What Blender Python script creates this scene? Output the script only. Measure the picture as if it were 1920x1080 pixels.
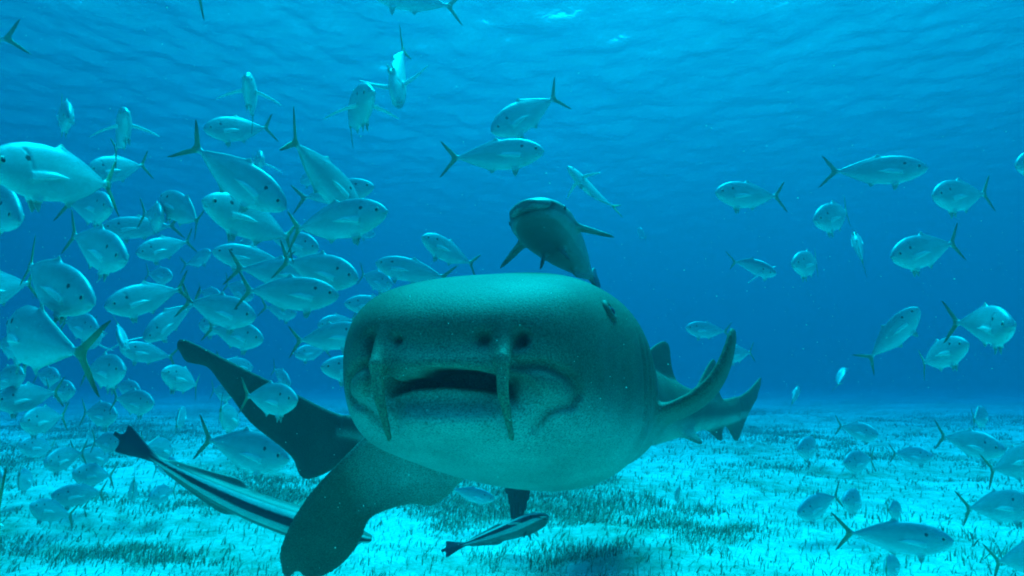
import bpy, math, random
import numpy as np
from mathutils import Vector, Matrix

# ------------------------------------------------------------------ scene, camera, light
for o in list(bpy.data.objects):
    bpy.data.objects.remove(o)
scene = bpy.context.scene
COL = scene.collection
R = math.radians
rng = np.random.default_rng(7)
random.seed(7)

FPX = 1251.0                  # focal length in pixels of the 1920 px wide photograph
PITCH = R(7.3)                # the camera looks up a little
FLOOR_Z = -0.88               # sand below the camera
SURF_Z = 4.2                  # water surface above the camera

cam_d = bpy.data.cameras.new('camera')
cam = bpy.data.objects.new('camera', cam_d)
COL.objects.link(cam)
cam.location = (0, 0, 0)
cam.rotation_euler = (math.pi / 2 + PITCH, 0, 0)
cam_d.sensor_width = 36.0
cam_d.lens = FPX / 1920.0 * 36.0
cam_d.clip_start = 0.02
cam_d.clip_end = 500
scene.camera = cam

SUN_EL, SUN_AZ = R(63), R(12)          # azimuth from +Y towards +X: a little beyond the shark
world = bpy.data.worlds.new('World')
scene.world = world
world.use_nodes = True
wn = world.node_tree.nodes
wl = world.node_tree.links
bg = wn['Background']
sky = wn.new('ShaderNodeTexSky')
sky.sky_type = 'NISHITA'
sky.sun_disc = False
sky.sun_elevation = SUN_EL
sky.sun_rotation = SUN_AZ
wl.new(sky.outputs[0], bg.inputs[0])
bg.inputs[1].default_value = 0.15
sun_d = bpy.data.lights.new('sun', 'SUN')
sun_d.energy = 3.0
sun_d.angle = R(35)                     # the ripples overhead spread the sun's disc
sun_d.color = (1.0, 0.98, 0.95)
sun = bpy.data.objects.new('sun', sun_d)
COL.objects.link(sun)
sdir = Vector((math.sin(SUN_AZ) * math.cos(SUN_EL), math.cos(SUN_AZ) * math.cos(SUN_EL), math.sin(SUN_EL)))
sun.rotation_euler = sdir.to_track_quat('Z', 'Y').to_euler()
sun.location = (0, 0, 20)

vs = scene.view_settings
vs.view_transform = 'Standard'
vs.look = 'None'
vs.gamma = 1.0
vs.use_curve_mapping = False
vs.exposure = 2.13

scene.render.engine = 'CYCLES'
cy = scene.cycles
cy.use_denoising = True
cy.max_bounces = 8
cy.diffuse_bounces = 3
cy.glossy_bounces = 3
cy.volume_bounces = 3
cy.transparent_max_bounces = 12
cy.filter_width = 1.9
cy.caustics_reflective = False
cy.caustics_refractive = False


# ------------------------------------------------------------------ helpers
def unproj(px, py, D):
    """World point seen at pixel (px,py) of the 1920x1080 photo, at distance D along +Y of the camera axis."""
    xc = (px - 960.0) / FPX * D
    yc = -(py - 540.0) / FPX * D
    c, s = math.cos(PITCH), math.sin(PITCH)
    return np.array([xc, D * c - yc * s, D * s + yc * c])


def ray(px, py):
    v = unproj(px, py, 1.0)
    return v / np.linalg.norm(v)


def tag(o, label=None, cat=None, group=None, kind=None):
    if label: o['label'] = label
    if cat: o['category'] = cat
    if group: o['group'] = group
    if kind: o['kind'] = kind
    return o


def mesh_np(name, verts, quads=None, tris=None, col=None, smooth=True):
    """Mesh from numpy arrays; col = per-vertex rgb."""
    me = bpy.data.meshes.new(name)
    verts = np.asarray(verts, np.float32)
    nq = 0 if quads is None else len(quads)
    nt = 0 if tris is None else len(tris)
    li = []
    if nq: li.append(np.asarray(quads, np.int32).ravel())
    if nt: li.append(np.asarray(tris, np.int32).ravel())
    li = np.concatenate(li)
    starts = np.concatenate([np.arange(nq) * 4, nq * 4 + np.arange(nt) * 3]).astype(np.int32)
    me.vertices.add(len(verts))
    me.vertices.foreach_set('co', verts.ravel())
    me.loops.add(len(li))
    me.loops.foreach_set('vertex_index', li)
    me.polygons.add(nq + nt)
    me.polygons.foreach_set('loop_start', starts)
    me.update(calc_edges=True)
    me.polygons.foreach_set('use_smooth', np.full(nq + nt, smooth))
    if col is not None:
        a = me.attributes.new('col', 'FLOAT_COLOR', 'POINT')
        c4 = np.ones((len(verts), 4), np.float32)
        c4[:, :3] = col
        a.data.foreach_set('color', c4.ravel())
    me.validate()
    return me


def obj(name, me, mat, parent=None):
    o = bpy.data.objects.new(name, me)
    COL.objects.link(o)
    if mat is not None and not me.materials:
        me.materials.append(mat)
    if parent is not None:
        o.parent = parent
    return o


def empty(name, loc=(0, 0, 0)):
    o = bpy.data.objects.new(name, None)
    COL.objects.link(o)
    o.location = loc
    o.empty_display_size = 0.05
    return o


def vnoise(x, y, seed=0):
    """2-D value noise in 0..1"""
    xi, yi = np.floor(x), np.floor(y)
    fx, fy = x - xi, y - yi
    fx = fx * fx * (3 - 2 * fx); fy = fy * fy * (3 - 2 * fy)
    def h(a, b):
        v = np.sin(a * 127.1 + b * 311.7 + seed * 74.7) * 43758.5453
        return v - np.floor(v)
    return ((h(xi, yi) * (1 - fx) + h(xi + 1, yi) * fx) * (1 - fy) +
            (h(xi, yi + 1) * (1 - fx) + h(xi + 1, yi + 1) * fx) * fy)


def fbm(x, y, seed=0, oct=4):
    v, a, t = 0, 1.0, 0
    for k in range(oct):
        v = v + a * vnoise(x * 2 ** k, y * 2 ** k, seed + k); t += a; a *= 0.55
    return v / t


# ---- signed distance modelling: one continuous skin per animal
def smin(a, b, k):
    h = np.clip(0.5 + 0.5 * (b - a) / k, 0, 1)
    return b + (a - b) * h - k * h * (1 - h)


def smax(a, b, k):
    return -smin(-a, -b, k)


def smooth_interp(s, xs, ys, w=0.06):
    """piecewise-linear table, box-smoothed twice"""
    g = np.linspace(xs[0] - 0.5, xs[-1] + 0.5, 3000)
    v = np.interp(g, xs, ys)
    n = max(1, int(w / (g[1] - g[0])))
    ker = np.ones(n) / n
    for _ in range(2):
        v = np.convolve(np.pad(v, n, mode='edge'), ker, 'same')[n:-n]
    return np.interp(s, g, v)


def poly_sdf(u, v, P):
    P = np.asarray(P, np.float32)
    d = np.full(u.shape, 1e9, np.float32)
    sgn = np.ones(u.shape, np.float32)
    n = len(P)
    for i in range(n):
        a, b = P[i], P[i - 1]
        e = b - a
        wx, wy = u - a[0], v - a[1]
        t = np.clip((wx * e[0] + wy * e[1]) / (e @ e + 1e-12), 0, 1)
        d = np.minimum(d, (wx - e[0] * t) ** 2 + (wy - e[1] * t) ** 2)
        c1 = v >= a[1]; c2 = v < b[1]; c3 = e[0] * wy > e[1] * wx
        flip = (c1 & c2 & c3) | (~c1 & ~c2 & ~c3)
        sgn = np.where(flip, -sgn, sgn)
    return sgn * np.sqrt(d)


def chaikin(P, n=2):
    P = np.asarray(P, float)
    for _ in range(n):
        Q = np.roll(P, -1, 0)
        P = np.stack([0.75 * P + 0.25 * Q, 0.25 * P + 0.75 * Q], 1).reshape(-1, P.shape[1])
    return P


class Field:
    """samples of a distance field on a (non-uniform) grid; axes: s (length), x (lateral), z (up)"""
    def __init__(self, S, X, Z):
        self.ax = [np.asarray(a, np.float32) for a in (S, X, Z)]
        self.f = np.full([len(a) for a in self.ax], 1.0, np.float32)

    def win(self, lo, hi):
        return tuple(slice(max(0, np.searchsorted(a, l) - 1), min(len(a), np.searchsorted(a, h) + 1))
                     for a, l, h in zip(self.ax, lo, hi))

    def grid(self, sl=None):
        if sl is None: sl = (slice(None),) * 3
        s, x, z = [a[q] for a, q in zip(self.ax, sl)]
        return s[:, None, None], x[None, :, None], z[None, None, :]

    def plate(self, poly, org, e1, e2, t0, t1, k, curve=None, margin=0.05, edge=0.012):
        """a fin: polygon (u,v) in the plane org + u e1 + v e2, half thickness t0 at the root (v=0) to t1 at the tip"""
        org, e1, e2 = map(lambda q: np.asarray(q, float), (org, e1, e2))
        e1 = e1 / np.linalg.norm(e1); e2 = e2 - e1 * (e1 @ e2); e2 /= np.linalg.norm(e2)
        n = np.cross(e1, e2)
        P = np.asarray(poly, float)
        c0 = np.array([0.0 if curve is None else float(curve(np.float64(u), np.float64(v))) for u, v in P])
        W = org + P[:, :1] * e1 + P[:, 1:] * e2 + c0[:, None] * n
        sl = self.win(W.min(0) - margin, W.max(0) + margin)
        s, x, z = self.grid(sl)
        ds, dx, dz = s - org[0], x - org[1], z - org[2]
        u = ds * e1[0] + dx * e1[1] + dz * e1[2]
        v = ds * e2[0] + dx * e2[1] + dz * e2[2]
        w = ds * n[0] + dx * n[1] + dz * n[2]
        if curve is not None: w = w - curve(u, v)
        d2 = poly_sdf(u.astype(np.float32), v.astype(np.float32), P)
        vm = max(1e-6, np.abs(P[:, 1]).max())
        t = t0 + (t1 - t0) * np.clip(np.abs(v) / vm, 0, 1)
        t = t * (0.45 + 0.55 * np.clip(-d2 / edge, 0, 1))
        d = smax(d2, np.abs(w) - t, 0.004)
        self.f[sl] = smin(self.f[sl], d, k)

    def capsule(self, a, b, ra, rb, k):
        a, b = np.asarray(a, float), np.asarray(b, float)
        m = max(ra, rb) + 0.03
        sl = self.win(np.minimum(a, b) - m, np.maximum(a, b) + m)
        s, x, z = self.grid(sl)
        e = b - a
        t = np.clip(((s - a[0]) * e[0] + (x - a[1]) * e[1] + (z - a[2]) * e[2]) / (e @ e), 0, 1)
        d = np.sqrt((s - a[0] - e[0] * t) ** 2 + (x - a[1] - e[1] * t) ** 2 + (z - a[2] - e[2] * t) ** 2) - (ra + (rb - ra) * t)
        self.f[sl] = smin(self.f[sl], d, k)

    def blur(self, n=1):
        for _ in range(n):
            for ax in range(3):
                f = self.f
                g = f.copy()
                a = [slice(None)] * 3; b = [slice(None)] * 3; c = [slice(None)] * 3
                a[ax] = slice(1, -1); b[ax] = slice(0, -2); c[ax] = slice(2, None)
                g[tuple(a)] = 0.5 * f[tuple(a)] + 0.25 * (f[tuple(b)] + f[tuple(c)])
                self.f = g

    def surface(self):
        f = self.f
        inside = f < 0
        c = [inside[i:f.shape[0] - 1 + i, j:f.shape[1] - 1 + j, k:f.shape[2] - 1 + k]
             for i in (0, 1) for j in (0, 1) for k in (0, 1)]
        cnt = sum(q.astype(np.int8) for q in c)
        act = (cnt > 0) & (cnt < 8)
        I, J, K = np.nonzero(act)
        idx = np.full(act.shape, -1, np.int32)
        idx[I, J, K] = np.arange(len(I))
        pos = np.zeros((len(I), 3)); num = np.zeros(len(I))
        corners = [(i, j, k) for i in (0, 1) for j in (0, 1) for k in (0, 1)]
        val = {q: f[I + q[0], J + q[1], K + q[2]] for q in corners}
        for q in corners:
            for ax in range(3):
                if q[ax] == 0:
                    r = list(q); r[ax] = 1; r = tuple(r)
                    a, b = val[q], val[r]
                    m = (a < 0) != (b < 0)
                    t = np.where(m, a / np.where(m, a - b, 1), 0)
                    p = np.array(q, float)[None, :].repeat(len(I), 0)
                    p[:, ax] = t
                    pos[m] += p[m]; num[m] += 1
        pos /= num[:, None]
        out = np.zeros_like(pos)
        for ax, base in enumerate((I, J, K)):
            A = self.ax[ax]
            out[:, ax] = A[base] + (A[np.minimum(base + 1, len(A) - 1)] - A[base]) * pos[:, ax]
        quads = []
        for ax in range(3):
            b1, b2 = (ax + 1) % 3, (ax + 2) % 3
            lo = [slice(None)] * 3; hi = [slice(None)] * 3
            lo[ax] = slice(0, -1); hi[ax] = slice(1, None)
            m = inside[tuple(lo)] != inside[tuple(hi)]
            E = np.array(np.nonzero(m)).T
            ok = (E[:, b1] > 0) & (E[:, b2] > 0) & (E[:, b1] < f.shape[b1] - 1) & (E[:, b2] < f.shape[b2] - 1)
            E = E[ok]
            d1 = np.zeros(3, int); d1[b1] = 1
            d2 = np.zeros(3, int); d2[b2] = 1
            q = [E - d1 - d2, E - d2, E, E - d1]
            ids = np.stack([idx[p[:, 0], p[:, 1], p[:, 2]] for p in q], 1)
            fl = inside[E[:, 0], E[:, 1], E[:, 2]]
            ids = np.where(fl[:, None], ids, ids[:, ::-1])
            quads.append(ids)
        return out, np.concatenate(quads)


# ------------------------------------------------------------------ materials
def new_mat(name):
    m = bpy.data.materials.new(name)
    m.use_nodes = True
    return m, m.node_tree.nodes, m.node_tree.links


def skin_mat(name, grain=300.0, grain_amt=0.5, bump=0.3, bump_d=0.004, rough=0.55, spec=0.4, metal=0.0, blotch=8.0, blotch_amt=0.3, glint=0.0):
    """pigment from the 'col' attribute with procedural mottling and grain"""
    m, n, l = new_mat(name)
    b = n['Principled BSDF']
    at = n.new('ShaderNodeAttribute'); at.attribute_name = 'col'
    tc = n.new('ShaderNodeTexCoord')
    n1 = n.new('ShaderNodeTexNoise'); n1.inputs['Scale'].default_value = grain; n1.inputs['Detail'].default_value = 2
    n2 = n.new('ShaderNodeTexNoise'); n2.inputs['Scale'].default_value = blotch; n2.inputs['Detail'].default_value = 5
    l.new(tc.outputs['Object'], n1.inputs['Vector']); l.new(tc.outputs['Object'], n2.inputs['Vector'])
    r1 = n.new('ShaderNodeMapRange')
    r1.inputs[1].default_value = 0.3; r1.inputs[2].default_value = 0.7
    r1.inputs[3].default_value = 1 - grain_amt; r1.inputs[4].default_value = 1 + grain_amt
    r2 = n.new('ShaderNodeMapRange')
    r2.inputs[1].default_value = 0.3; r2.inputs[2].default_value = 0.7
    r2.inputs[3].default_value = 1 - blotch_amt; r2.inputs[4].default_value = 1 + blotch_amt
    l.new(n1.outputs['Fac'], r1.inputs[0]); l.new(n2.outputs['Fac'], r2.inputs[0])
    mm = n.new('ShaderNodeMath'); mm.operation = 'MULTIPLY'
    l.new(r1.outputs[0], mm.inputs[0]); l.new(r2.outputs[0], mm.inputs[1])
    vm = n.new('ShaderNodeVectorMath'); vm.operation = 'SCALE'
    l.new(at.outputs['Color'], vm.inputs[0]); l.new(mm.outputs[0], vm.inputs['Scale'])
    l.new(vm.outputs[0], b.inputs['Base Color'])
    bp = n.new('ShaderNodeBump'); bp.inputs['Strength'].default_value = bump; bp.inputs['Distance'].default_value = bump_d
    l.new(n1.outputs['Fac'], bp.inputs['Height']); l.new(bp.outputs[0], b.inputs['Normal'])
    b.inputs['Roughness'].default_value = rough
    b.inputs['Specular IOR Level'].default_value = spec
    b.inputs['Metallic'].default_value = metal
    return m


def plain_mat(name, col, rough=0.4, spec=0.5):
    m, n, l = new_mat(name)
    b = n['Principled BSDF']
    tc = n.new('ShaderNodeTexCoord')
    ns = n.new('ShaderNodeTexNoise'); ns.inputs['Scale'].default_value = 60
    l.new(tc.outputs['Object'], ns.inputs['Vector'])
    cr = n.new('ShaderNodeMix'); cr.data_type = 'RGBA'
    cr.inputs[6].default_value = (*[c * 0.8 for c in col], 1); cr.inputs[7].default_value = (*[c * 1.2 for c in col], 1)
    l.new(ns.outputs['Fac'], cr.inputs[0]); l.new(cr.outputs[2], b.inputs['Base Color'])
    b.inputs['Roughness'].default_value = rough
    b.inputs['Specular IOR Level'].default_value = spec
    return m


M_SHARK = skin_mat('shark_skin', grain=330, grain_amt=0.55, bump=0.4, bump_d=0.002, rough=0.6, spec=0.3, blotch=9, blotch_amt=0.22)
M_FISH = skin_mat('fish_skin', grain=150, grain_amt=0.08, bump=0.12, bump_d=0.002, rough=0.42, spec=0.45, metal=0.05, blotch=14, blotch_amt=0.1)
M_REM = skin_mat('remora_skin', grain=200, grain_amt=0.1, bump=0.15, bump_d=0.002, rough=0.45, spec=0.4, blotch=18, blotch_amt=0.15)
M_EYE = plain_mat('eye_dark', (0.012, 0.012, 0.014), 0.12, 0.6)
M_RING = plain_mat('eye_ring', (0.5, 0.5, 0.42), 0.3, 0.6)

# ------------------------------------------------------------------ water body, surface, sea floor
def haze_box():
    lo, hi = (-165, -165, FLOOR_Z - 1.6), (165, 165, SURF_Z + 0.6)
    v = [(x, y, z) for x in (lo[0], hi[0]) for y in (lo[1], hi[1]) for z in (lo[2], hi[2])]
    q = [(0, 1, 3, 2), (4, 6, 7, 5), (0, 4, 5, 1), (2, 3, 7, 6), (0, 2, 6, 4), (1, 5, 7, 3)]
    me = mesh_np('haze', v, quads=q, smooth=False)
    m, n, l = new_mat('sea_water')
    n.remove(n['Principled BSDF'])
    pv = n.new('ShaderNodeVolumePrincipled')
    SIG_S = np.array([0.006, 0.0205, 0.0280])
    SIG_A = np.array([1.10, 0.098, 0.062])
    dens = 1.2
    c = SIG_S / dens
    a = (1 - np.minimum(1, SIG_A / (dens * (1 - c)))) ** 2
    pv.inputs['Color'].default_value = (*c, 1)
    pv.inputs['Absorption Color'].default_value = (*a, 1)
    pv.inputs['Density'].default_value = dens
    pv.inputs['Anisotropy'].default_value = 0.68
    l.new(pv.outputs[0], n['Material Output'].inputs['Volume'])
    o = obj('haze', me, m)
    tag(o, kind='stuff')


def sinh_axis(n, half, k):
    t = np.linspace(-1, 1, n)
    return half * np.sinh(k * t) / math.sinh(k)


def grid_quads(nx, ny):
    i = np.arange(nx - 1)[:, None] * ny + np.arange(ny - 1)[None, :]
    return np.stack([i, i + ny, i + ny + 1, i + 1], -1).reshape(-1, 4)


def floor_h(x, y):
    return (0.16 * (fbm(x * 0.33 + 9, y * 0.33, 3, 3) - 0.5) + 0.11 * (fbm(x * 1.3, y * 1.3, 11, 3) - 0.5)
            + 0.035 * (fbm(x * 6, y * 6, 5, 2) - 0.5)) + FLOOR_Z


def sea_floor():
    X = sinh_axis(420, 155, 5.4); Y = sinh_axis(420, 155, 5.4) + 3.0
    gx, gy = np.meshgrid(X, Y, indexing='ij')
    z = floor_h(gx, gy)
    v = np.stack([gx, gy, z], -1).reshape(-1, 3)
    me = mesh_np('sea_floor', v, quads=grid_quads(len(X), len(Y)))
    m, n, l = new_mat('sand')
    b = n['Principled BSDF']
    tc = n.new('ShaderNodeTexCoord')
    def noise(sc, det=4, rough=0.6):
        q = n.new('ShaderNodeTexNoise'); q.inputs['Scale'].default_value = sc
        q.inputs['Detail'].default_value = det; q.inputs['Roughness'].default_value = rough
        l.new(tc.outputs['Object'], q.inputs['Vector']); return q
    n1, n2, n3 = noise(0.9, 5, 0.7), noise(7, 5, 0.7), noise(60, 3)
    r1 = n.new('ShaderNodeValToRGB')
    e = r1.color_ramp.elements
    e[0].position, e[0].color = 0.39, (0.22, 0.26, 0.16, 1)
    e[1].position, e[1].color = 0.60, (0.80, 0.79, 0.72, 1)
    ad = n.new('ShaderNodeMath'); ad.operation = 'MULTIPLY_ADD'; ad.inputs[1].default_value = 0.45
    l.new(n2.outputs['Fac'], ad.inputs[0])
    sb = n.new('ShaderNodeMath'); sb.operation = 'MULTIPLY_ADD'; sb.inputs[1].default_value = 0.6; sb.inputs[2].default_value = 0.0
    l.new(n1.outputs['Fac'], sb.inputs[0]); l.new(sb.outputs[0], ad.inputs[2])
    l.new(ad.outputs[0], r1.inputs[0])
    mx = n.new('ShaderNodeMix'); mx.data_type = 'RGBA'; mx.blend_type = 'MULTIPLY'; mx.inputs[0].default_value = 0.5
    r3 = n.new('ShaderNodeValToRGB')
    r3.color_ramp.elements[0].position = 0.35; r3.color_ramp.elements[0].color = (0.45, 0.45, 0.42, 1)
    r3.color_ramp.elements[1].position = 0.6
    l.new(n3.outputs['Fac'], r3.inputs[0])
    l.new(r1.outputs[0], mx.inputs[6]); l.new(r3.outputs[0], mx.inputs[7]); l.new(mx.outputs[2], b.inputs['Base Color'])
    bp = n.new('ShaderNodeBump'); bp.inputs['Strength'].default_value = 0.6; bp.inputs['Distance'].default_value = 0.03
    l.new(n2.outputs['Fac'], bp.inputs['Height']); l.new(bp.outputs[0], b.inputs['Normal'])
    b.inputs['Roughness'].default_value = 0.95
    b.inputs['Specular IOR Level'].default_value = 0.1
    o = obj('sea_floor', me, m)
    tag(o, kind='structure')


def wave_h(x, y):
    z = np.zeros_like(x)
    r = np.random.default_rng(5)
    for i in range(34):
        lam = 0.28 * (1.105 ** i) if i < 20 else r.uniform(0.25, 0.8)
        th = r.normal(0.5, 1.1)
        k = 2 * math.pi / lam
        z += 0.0046 * lam ** 0.85 * np.sin(k * (x * math.cos(th) + y * math.sin(th)) + r.uniform(0, 6.28) + 1.2 * vnoise(x * 0.4, y * 0.4, i))
    return z


def water_surface():
    X = sinh_axis(620, 155, 4.4); Y = sinh_axis(620, 155, 4.4) + 3.5
    gx, gy = np.meshgrid(X, Y, indexing='ij')
    z = SURF_Z + wave_h(gx, gy)
    v = np.stack([gx, gy, z], -1).reshape(-1, 3)
    me = mesh_np('water_surface', v, quads=grid_quads(len(X), len(Y)))
    m, n, l = new_mat('water_surface')
    n.remove(n['Principled BSDF'])
    tr = n.new('ShaderNodeBsdfTransparent')
    gl = n.new('ShaderNodeBsdfGlossy'); gl.inputs['Roughness'].default_value = 0.16
    fr = n.new('ShaderNodeFresnel'); fr.inputs['IOR'].default_value = 1.33
    tc = n.new('ShaderNodeTexCoord')
    ns = n.new('ShaderNodeTexNoise'); ns.inputs['Scale'].default_value = 5; ns.inputs['Detail'].default_value = 4
    l.new(tc.outputs['Object'], ns.inputs['Vector'])
    bp = n.new('ShaderNodeBump'); bp.inputs['Strength'].default_value = 0.5; bp.inputs['Distance'].default_value = 0.05
    l.new(ns.outputs['Fac'], bp.inputs['Height'])
    l.new(bp.outputs[0], gl.inputs['Normal']); l.new(bp.outputs[0], fr.inputs['Normal'])
    mx = n.new('ShaderNodeMixShader')
    l.new(fr.outputs[0], mx.inputs[0]); l.new(tr.outputs[0], mx.inputs[1]); l.new(gl.outputs[0], mx.inputs[2])
    l.new(mx.outputs[0], n['Material Output'].inputs['Surface'])
    o = obj('water_surface', me, m)
    tag(o, kind='structure')


haze_box()
sea_floor()
water_surface()


def grass_density(x, y):
    a = fbm(x * 0.38 + 3, y * 0.38 + 1, 21, 4)
    b = fbm(x * 2.6, y * 2.6, 31, 3)
    return np.clip((0.68 * a + 0.32 * b - 0.535) / 0.15, 0.05, 1)


def seagrass():
    N = 650000
    rr = 1.9 * (18 / 1.9) ** rng.random(N)
    th = rng.uniform(-1.1, 1.1, N)
    x, y = rr * np.sin(th), rr * np.cos(th)
    keep = rng.random(N) < grass_density(x, y)
    x, y, rr = x[keep], y[keep], rr[keep]
    n = len(x)
    z = floor_h(x, y) - 0.006
    h = rng.uniform(0.015, 0.06, n) * (0.7 + 0.6 * vnoise(x * 1.7, y * 1.7, 77))
    w = rng.uniform(0.0018, 0.0042, n) * np.clip(rr / 4, 0.8, 2.0)
    lean = rng.normal(0.55, 0.5, n) * h
    la = rng.normal(0.35, 0.9, n)
    lx, ly = np.cos(la) * lean, np.sin(la) * lean
    fa = rng.uniform(0, math.pi, n)
    wx, wy = np.cos(fa) * w, np.sin(fa) * w
    P = np.zeros((n, 5, 3), np.float32)
    P[:, 0] = np.stack([x - wx, y - wy, z], 1)
    P[:, 1] = np.stack([x + wx, y + wy, z], 1)
    P[:, 2] = np.stack([x + wx * .8 + lx * .35, y + wy * .8 + ly * .35, z + h * .62], 1)
    P[:, 3] = np.stack([x - wx * .8 + lx * .35, y - wy * .8 + ly * .35, z + h * .62], 1)
    P[:, 4] = np.stack([x + lx, y + ly, z + h], 1)
    b = np.arange(n)[:, None] * 5
    quads = b + np.array([[0, 1, 2, 3]])
    tris = b + np.array([[3, 2, 4]])
    pale = (rng.random(n) < 0.72)[:, None]
    g = np.where(pale, np.array([[0.5, 0.5, 0.38]]), np.array([[0.16, 0.20, 0.10]])) * rng.uniform(0.7, 1.3, (n, 1))
    col = np.repeat(g[:, None, :], 5, 1).reshape(-1, 3)
    me = mesh_np('seagrass', P.reshape(-1, 3), quads=quads, tris=tris, col=col, smooth=False)
    m = skin_mat('seagrass_blade', grain=90, grain_amt=0.25, bump=0.0, rough=0.8, spec=0.15, blotch=30, blotch_amt=0.3)
    o = obj('seagrass', me, m)
    tag(o, 'short sparse seagrass growing out of the pale sand', 'seagrass', kind='stuff')


seagrass()


# ------------------------------------------------------------------ sharks
class Spine:
    def __init__(self, start, yaw_tab, z_tab, length):
        self.s = np.linspace(-0.2, length + 0.3, 800)
        yaw = np.radians(smooth_interp(self.s, [a for a, b in yaw_tab], [b for a, b in yaw_tab], 0.25))
        ds = self.s[1] - self.s[0]
        bx, by = np.sin(yaw), np.cos(yaw)          # backwards direction in plan (yaw from +Y towards +X)
        X = np.cumsum(bx) * ds; Y = np.cumsum(by) * ds
        i0 = np.searchsorted(self.s, 0)
        Z = smooth_interp(self.s, [a for a, b in z_tab], [b for a, b in z_tab], 0.25)
        self.C = np.stack([X - X[i0] + start[0], Y - Y[i0] + start[1], Z], 1)
        T = np.gradient(self.C, axis=0); T /= np.linalg.norm(T, axis=1)[:, None]
        self.T = T                                  # backwards along the body
        L = np.cross(T, np.array([0, 0, 1.0])); L /= np.linalg.norm(L, axis=1)[:, None]
        self.L = L                                  # towards +x local (image right for a shark facing the camera)
        self.U = np.cross(L, T)

    def at(self, A, s):
        return np.stack([np.interp(s, self.s, A[:, k]) for k in range(3)], -1)

    def to_world(self, v):
        s = v[:, 0]
        return self.at(self.C, s) + v[:, 1:2] * self.at(self.L, s) + v[:, 2:3] * self.at(self.U, s)

    def to_local(self, p, s0=None):
        """rigid frame of the spine at s0 (default: nearest section)"""
        if s0 is None:
            s0 = self.s[np.argmin(((self.C - p) ** 2).sum(1))]
        c, t, l_, u = (self.at(A, s0) for A in (self.C, self.T, self.L, self.U))
        d = p - c
        return np.array([s0 + d @ t, d @ l_, d @ u])


PROF = dict(
    s=[-0.2, 0, .1, .2, .35, .5, .7, .95, 1.3, 1.6, 1.9, 2.0, 2.15, 2.6],
    W=[.20, .212, .232, .247, .270, .276, .240, .18, .125, .08, .040, .03, .014, .006],
    T=[.09, .118, .155, .192, .228, .242, .226, .195, .14, .092, .052, .044, .035, .03],
    B=[.085, .10, .128, .160, .20, .228, .215, .165, .125, .08, .045, .04, .03, .02])


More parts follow.
